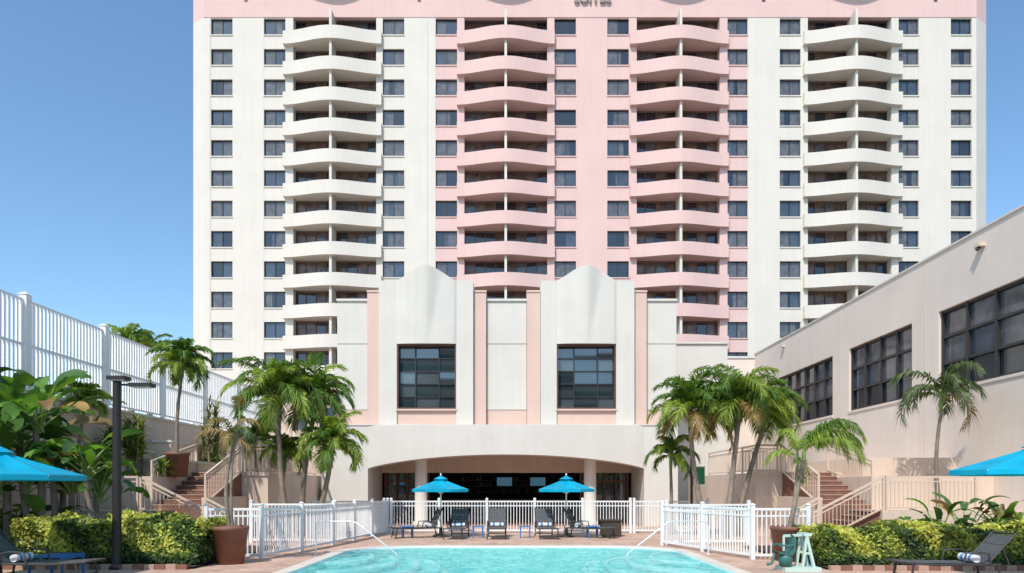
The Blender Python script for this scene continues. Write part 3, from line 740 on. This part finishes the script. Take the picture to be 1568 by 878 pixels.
def hedge(name, x0, x1, y0, y1, h, n, seed):
    r = random.Random(seed); mb = MB()
    def bump(x, y): return .07*math.sin(x*2.3+seed)+.06*math.sin(x*5.1+y*3)+.04*math.sin(y*6+x)
    NX, NY = 40, 10; vs = []
    def top(x, y):
        ex = min(1, min(x-x0, x1-x)/.35); ey = min(1, min(y-y0, y1-y)/.35)
        return h*(.78+.22*math.sqrt(max(0,ex))*math.sqrt(max(0,ey)))+bump(x,y)-.08
    for i in range(NX+1):
        for j in range(NY+1):
            x = x0+.05+(x1-x0-.1)*i/NX; y = y0+.08+(y1-y0-.16)*j/NY; vs.append((x,y,top(x,y)-.1))
    fs = [(i*(NY+1)+j,(i+1)*(NY+1)+j,(i+1)*(NY+1)+j+1,i*(NY+1)+j+1) for i in range(NX) for j in range(NY)]
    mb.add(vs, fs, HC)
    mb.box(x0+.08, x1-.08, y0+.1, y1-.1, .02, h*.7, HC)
    for k in range(n):
        u = r.random()
        if u < .5: x = r.uniform(x0,x1); y = r.uniform(y0,y1); z = top(x,y)-abs(r.gauss(0,.06)); nr = Vector((0,-.2,1))
        elif u < .86: x = r.uniform(x0,x1); y = y0+bump(x,0)*.8+abs(r.gauss(0,.06)); z = r.uniform(.1,1)**.9*top(x,y0+.2); nr = Vector((0,-1,.4))
        else:
            x = (x0 if r.random() < .5 else x1)+r.gauss(0,.05); y = r.uniform(y0,y1); z = r.uniform(.1,1)*h*.92; nr = Vector((1 if x > (x0+x1)/2 else -1,0,.4))
        if r.random() < .04: z += r.uniform(.03,.12)
        nr = (nr+Vector((r.gauss(0,.6),r.gauss(0,.6),r.gauss(0,.5)))).normalized()
        t = nr.cross(Vector((r.gauss(0,1),r.gauss(0,1),r.gauss(0,1)))).normalized(); b = nr.cross(t)
        s = r.uniform(.035,.07); p = Vector((x,y,z))
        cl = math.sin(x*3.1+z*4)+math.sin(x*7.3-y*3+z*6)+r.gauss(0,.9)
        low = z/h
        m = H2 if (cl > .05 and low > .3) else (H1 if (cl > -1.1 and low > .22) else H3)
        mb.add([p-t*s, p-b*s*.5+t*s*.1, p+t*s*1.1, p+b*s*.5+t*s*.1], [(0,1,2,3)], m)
    return mb.build(name)
hedge('hedge', -11.35, -7.15, 15.5, 17.2, 1.2, 16000, 3)
hedge('hedge', 7.0, 12.6, 15.3, 17.0, .98, 16000, 5)
mb = MB()
for (x0, x1, y0, y1) in ((-13.9,-7.1,15.2,20.9),(6.95,15.9,15.0,20.9)):
    mb.add([(x0,y0,.05),(x1,y0,.05),(x1,y1,.05),(x0,y1,.05)], [(0,1,2,3)], SOIL)
    n = int((x1-x0)/.24)
    for k in range(n): mb.box(x0+k*.24, x0+k*.24+.225, y0-.12, y0, 0, .11+.004*(k%3), TILE if k % 2 else TREAD)
mb.build('planting_bed')

# ---------------------------------------------------------------- furniture
def umbrella(name, c, apex, r, sag=.05, half=.42):
    mb = MB(); x, y, z0 = c; n = 8; N_ = 6
    a0 = rad(22.5)
    ring = []
    for i in range(N_+1):
        t = i/N_; row = []
        for k in range(n*4):
            an = a0+2*math.pi*k/(n*4); q = (k % 4)/4
            rr = r*t*(math.cos(math.pi/n)/math.cos((an-a0) % (2*math.pi/n)-math.pi/n))
            z = apex-half*t**.9-sag*math.sin(math.pi*t)*math.sin(math.pi*q)
            row.append((x+rr*math.cos(an), y+rr*math.sin(an), z))
        ring.append(row)
    for i in range(N_):
        for k in range(n*4):
            k2 = (k+1) % (n*4); mb.add([ring[i][k],ring[i][k2],ring[i+1][k2],ring[i+1][k]], [(0,1,2,3)], UMB)
    for k in range(n*4):
        k2 = (k+1) % (n*4); a, b = ring[N_][k], ring[N_][k2]
        mb.add([a,b,(b[0],b[1],b[2]-.1),(a[0],a[1],a[2]-.1)], [(0,1,2,3)], UMB)
    cap = [(x+.28*math.cos(a0+2*math.pi*k/n), y+.28*math.sin(a0+2*math.pi*k/n), apex-.05) for k in range(n)]
    for k in range(n): mb.add([cap[k],cap[(k+1)%n],(x,y,apex+.09)], [(0,1,2)], UMB)
    mb.lathe((x,y,apex+.08), [(0,0),(.03,0),(.03,.06),(0,.1)], WHITE, 8)
    for k in range(n):
        p = ring[N_][k*4]; mb.tube([(x,y,apex-.08),(p[0],p[1],p[2]-.02)], .012, WHITE, 5)
        mb.tube([(x,y,apex-.6),((x*.5+p[0]*.5),(y*.5+p[1]*.5),(apex+p[2])/2-.05)], .01, WHITE, 5)
    mb.tube([(x,y,z0),(x,y,apex)], .025, WHITE, 10)
    mb.lathe((x,y,z0), [(0,0),(.3,0),(.3,.05),(.08,.1),(.05,.35),(0,.35)], BLACK, 20)
    return mb.build(name)
umbrella('patio_umbrella', (wx(676,25.2),25.2,0), wz(732,25.2), 1.08)
umbrella('patio_umbrella', (wx(868,25.2),25.2,0), wz(732,25.2), 1.08)
umbrella('patio_umbrella', (wx(-2,13.4),13.4,0), wz(689,13.4), 1.5, half=.5)
umbrella('patio_umbrella', (wx(1590,13.4),13.4,0), wz(681,13.4), 1.5, half=.5)

def lounger(name, c, rz, beta=60, flat=1.25):
    mb = MB(); mb.M = Matrix.Translation(c) @ Matrix.Rotation(rad(rz), 4, 'Z')
    w = .32; zs = .36; bx = -.3; cb, sb = math.cos(rad(beta)), math.sin(rad(beta)); BL = .78
    for s in (-w, w):
        mb.tube([(bx-.25,s,zs),(flat*.5,s,zs-.01),(flat,s,zs+.03)], .022, CHAIR, 8)
        mb.tube([(bx,s,zs),(bx-BL*cb,s,zs+BL*sb)], .022, CHAIR, 8)
        mb.tube([(bx-.2,s,zs),(bx-.27,s,0)], .022, CHAIR, 8); mb.tube([(flat-.2,s,zs),(flat-.13,s,0)], .022, CHAIR, 8)
        mb.tube([(bx-.05,s*1.08,zs+.0),(bx-.02,s*1.08,zs+.2),(bx+.12,s*1.08,zs+.23),(bx+.4,s*1.08,zs+.22),(bx+.45,s*1.08,zs)], .02, CHAIR, 6)
        mb.tube([(bx-BL*cb*.55,s,zs+BL*sb*.55),(bx-BL*cb*.55-.12,s,zs)], .014, CHAIR, 6)
    for x_, z_ in ((flat,zs+.03),(bx-BL*cb,zs+BL*sb),(bx-.22,.12),(flat-.16,.12)): mb.tube([(x_,-w,z_),(x_,w,z_)], .02, CHAIR, 8)
    def strip(p, q, n):
        for k in range(n):
            a = Vector(p).lerp(Vector(q), k/n); b = Vector(p).lerp(Vector(q), (k+.96)/n); sg = -.02
            mb.add([(a.x,-w+.015,a.z),(b.x,-w+.015,b.z),(b.x,0,b.z+sg),(a.x,0,a.z+sg),(b.x,w-.015,b.z),(a.x,w-.015,a.z)], [(0,1,2,3),(3,2,4,5)], SLING)
    strip((bx+.02,0,zs+.015),(flat-.02,0,zs+.03),4); strip((bx,0,zs+.02),(bx-BL*cb,0,zs+BL*sb-.02),3)
    pts = [(bx+.14,-.24+.04*k,zs+.1) for k in range(13)]
    for k in range(12):
        mb.tube([pts[k],pts[k+1]], .075, TOWB if k in (2,3,8,9) else TOWW, 12)
    return mb.build(name)
for p, rz in ((650,-158),(702,-95),(762,-90),(836,-86),(893,-24)):
    lounger('lounge_chair', (wx(p,25.0),25.0,0), rz, 66)
lounger('lounge_chair', (wx(42,13.2),13.3,0), 2, 50); lounger('lounge_chair', (wx(1482,13.0),13.2,0), 178, 48)
def table(name, c, w=.42, h=.42):
    mb = MB(); x, y, z = c
    for k in range(6): mb.box(x-w/2, x+w/2, y-w/2+k*w/6, y-w/2+(k+.82)*w/6, h-.03, h, BLUE)
    for sx in (-1,1):
        mb.box(x+sx*(w/2-.04)-.02, x+sx*(w/2-.04)+.02, y-w/2, y+w/2, h-.07, h-.031, BLUE)
        for sy in (-1,1): mb.box(x+sx*(w/2-.04)-.02, x+sx*(w/2-.04)+.02, y+sy*(w/2-.04)-.02, y+sy*(w/2-.04)+.02, 0, h-.07, BLUE)
    return mb.build(name)
for p in (625, 733, 805, 908): table('side_table', (wx(p,24.9),24.9,0))
table('side_table', (wx(88,14.2),14.2,0), .75, .42)
mb = MB(); x = wx(936,25.6)
mb.box(x-.36, x+.36, 25.3, 25.9, .04, .58, WICK); mb.box(x-.4, x+.4, 25.26, 25.94, .58, .63, WICK)
for sx in (-.33,.33): mb.box(x+sx-.03, x+sx+.03, 25.33, 25.39, 0, .04, BLACK)
mb.build('towel_bin')
for sx in (-1, 1):
    mb = MB(); yy = 18.6
    mb.tube([(sx*5.35,yy,0),(sx*5.35,yy,.78),(sx*5.3,yy,.87),(sx*5.2,yy,.9),(sx*4.35,yy-.1,.9),(sx*4.2,yy-.12,.86),(sx*3.1,yy-.3,.05),(sx*3.0,yy-.32,-.4)], .019, STEEL, 10)
    mb.lathe((sx*5.35,yy,0), [(0,0),(.06,0),(.06,.015),(.03,.03)], STEEL, 12)
    mb.build('pool_handrail')
mb = MB(); x, y = wx(180,15.2), 15.2; zt = wz(583,15.2)
mb.lathe((x,y,0), [(0,0),(.17,0),(.17,.06),(.1,.1),(.095,.5),(.085,zt-.05),(.085,zt),(0,zt)], BLACK, 20)
mb.box(x-.16, x+.24, y-.14, y+.14, zt+.01, zt+.09, BLACK); mb.box(x-.12, x+.2, y-.11, y+.11, zt-.01, zt+.008, TOWW)
mb.bar((x,y,zt-.09), (x+.34,y+.05,zt-.09), .04, .04, BLACK)
mb.box(x+.3, x+.78, y-.1, y+.18, zt-.14, zt-.06, BLACK); mb.box(x+.34, x+.74, y-.07, y+.15, zt-.155, zt-.141, TOWW)
mb.build('lamp_post')
mb = MB(); x = wx(1060,26.2)
mb.tube([(x,26.2,0),(x,26.2,3.3)], .05, BLACK, 8); mb.box(x+.06, x+.5, 26.18, 26.21, 1.95, 2.6, GREEN); mb.bar((x,26.2,2.62),(x+.52,26.2,2.62),.03,.03,BLACK)
mb.build('pool_rules_sign')
mb = MB(); x, y = 6.15, 14.9
mb.M = Matrix.Translation((x,y,0)) @ Matrix.Scale(.78,4) @ Matrix.Translation((-x,-y,0))
mb.box(x-.35, x+.65, y-.3, y+.45, 0, .12, MINT)
for yy in (y-.15, y+.25):
    mb.bar((x+.5,yy,.1),(x+.28,yy,1.02),.07,.09,MINT); mb.bar((x+.18,yy,.1),(x+.3,yy,1.0),.06,.07,MINT)
    mb.bar((x+.22,yy,.5),(x+.42,yy,.5),.05,.06,MINT)
mb.box(x+.22, x+.42, y-.2, y+.3, .98, 1.06, MINT)
mb.bar((x+.3,y+.05,1.0),(x-.3,y-.05,.98),.06,.07,MINT); mb.bar((x-.3,y-.05,.98),(x-.3,y-.05,.55),.05,.05,MINT)
vs = []
for (px_, pz_, w_) in ((-.55,.55,.2),(-.2,.5,.22),(-.12,.6,.22),(-.08,.95,.2),(-.12,1.04,.13)):
    vs += [(x+px_-.0,y-w_,pz_),(x+px_,y+w_,pz_),(x+px_+.08,y-w_,pz_-.06),(x+px_+.08,y+w_,pz_-.06)]
for i in range(4):
    o = 4*i; mb.add(vs[o:o+8], [(0,1,5,4),(2,3,7,6),(0,4,6,2),(1,5,7,3)], TEAL)
mb.lathe((x-.25,y-.05,.15), [(.0,0),(.16,0),(.2,.2),(.14,.34),(0,.36)], TEAL, 16)
for s in (-.24,.24): mb.bar((x-.5,y+s,.72),(x-.1,y+s,.74),.05,.05,TEAL)
mb.tube([(x-.52,y,.5),(x-.62,y,.2),(x-.75,y,.18)], .04, TEAL, 8)
mb.build('pool_lift')

# ---------------------------------------------------------------- light, sky, camera
az = rad(24); el = rad(50)
S = Vector((-math.sin(az)*math.cos(el), -math.cos(az)*math.cos(el), math.sin(el)))
sd = bpy.data.lights.new('sun', 'SUN'); sd.energy = 4.1; sd.angle = rad(.5); sd.color = (1, .95, .88)
so = bpy.data.objects.new('sun', sd); so.rotation_euler = S.to_track_quat('Z', 'Y').to_euler(); so.location = (0,0,50); scene.collection.objects.link(so)
w = bpy.data.worlds.new('World'); scene.world = w; w.use_nodes = True; nt = w.node_tree
bg = nt.nodes['Background']; sk = nt.nodes.new('ShaderNodeTexSky'); sk.sky_type = 'NISHITA'; sk.sun_disc = False
sk.sun_elevation = el; sk.sun_rotation = math.atan2(S.x, S.y); sk.air_density = 1.0; sk.dust_density = 1.0; sk.ozone_density = 1.6
gm = nt.nodes.new('ShaderNodeVectorMath'); gm.operation = 'MULTIPLY'; gm.inputs[1].default_value = (1.15, 1.42, 1.52)
nt.links.new(sk.outputs[0], gm.inputs[0]); nt.links.new(gm.outputs[0], bg.inputs[0]); bg.inputs[1].default_value = .14
cd = bpy.data.cameras.new('camera'); cam = bpy.data.objects.new('camera', cd); scene.collection.objects.link(cam)
cam.location = (0, 0, EYE); cam.rotation_euler = (rad(90), 0, 0)
cd.sensor_width = 36; cd.lens = F/1568*36; cd.shift_y = 309/1568; cd.clip_end = 4000; cd.clip_start = .1
scene.camera = cam
scene.view_settings.view_transform = 'Standard'; scene.view_settings.look = 'None'; scene.view_settings.exposure = 0
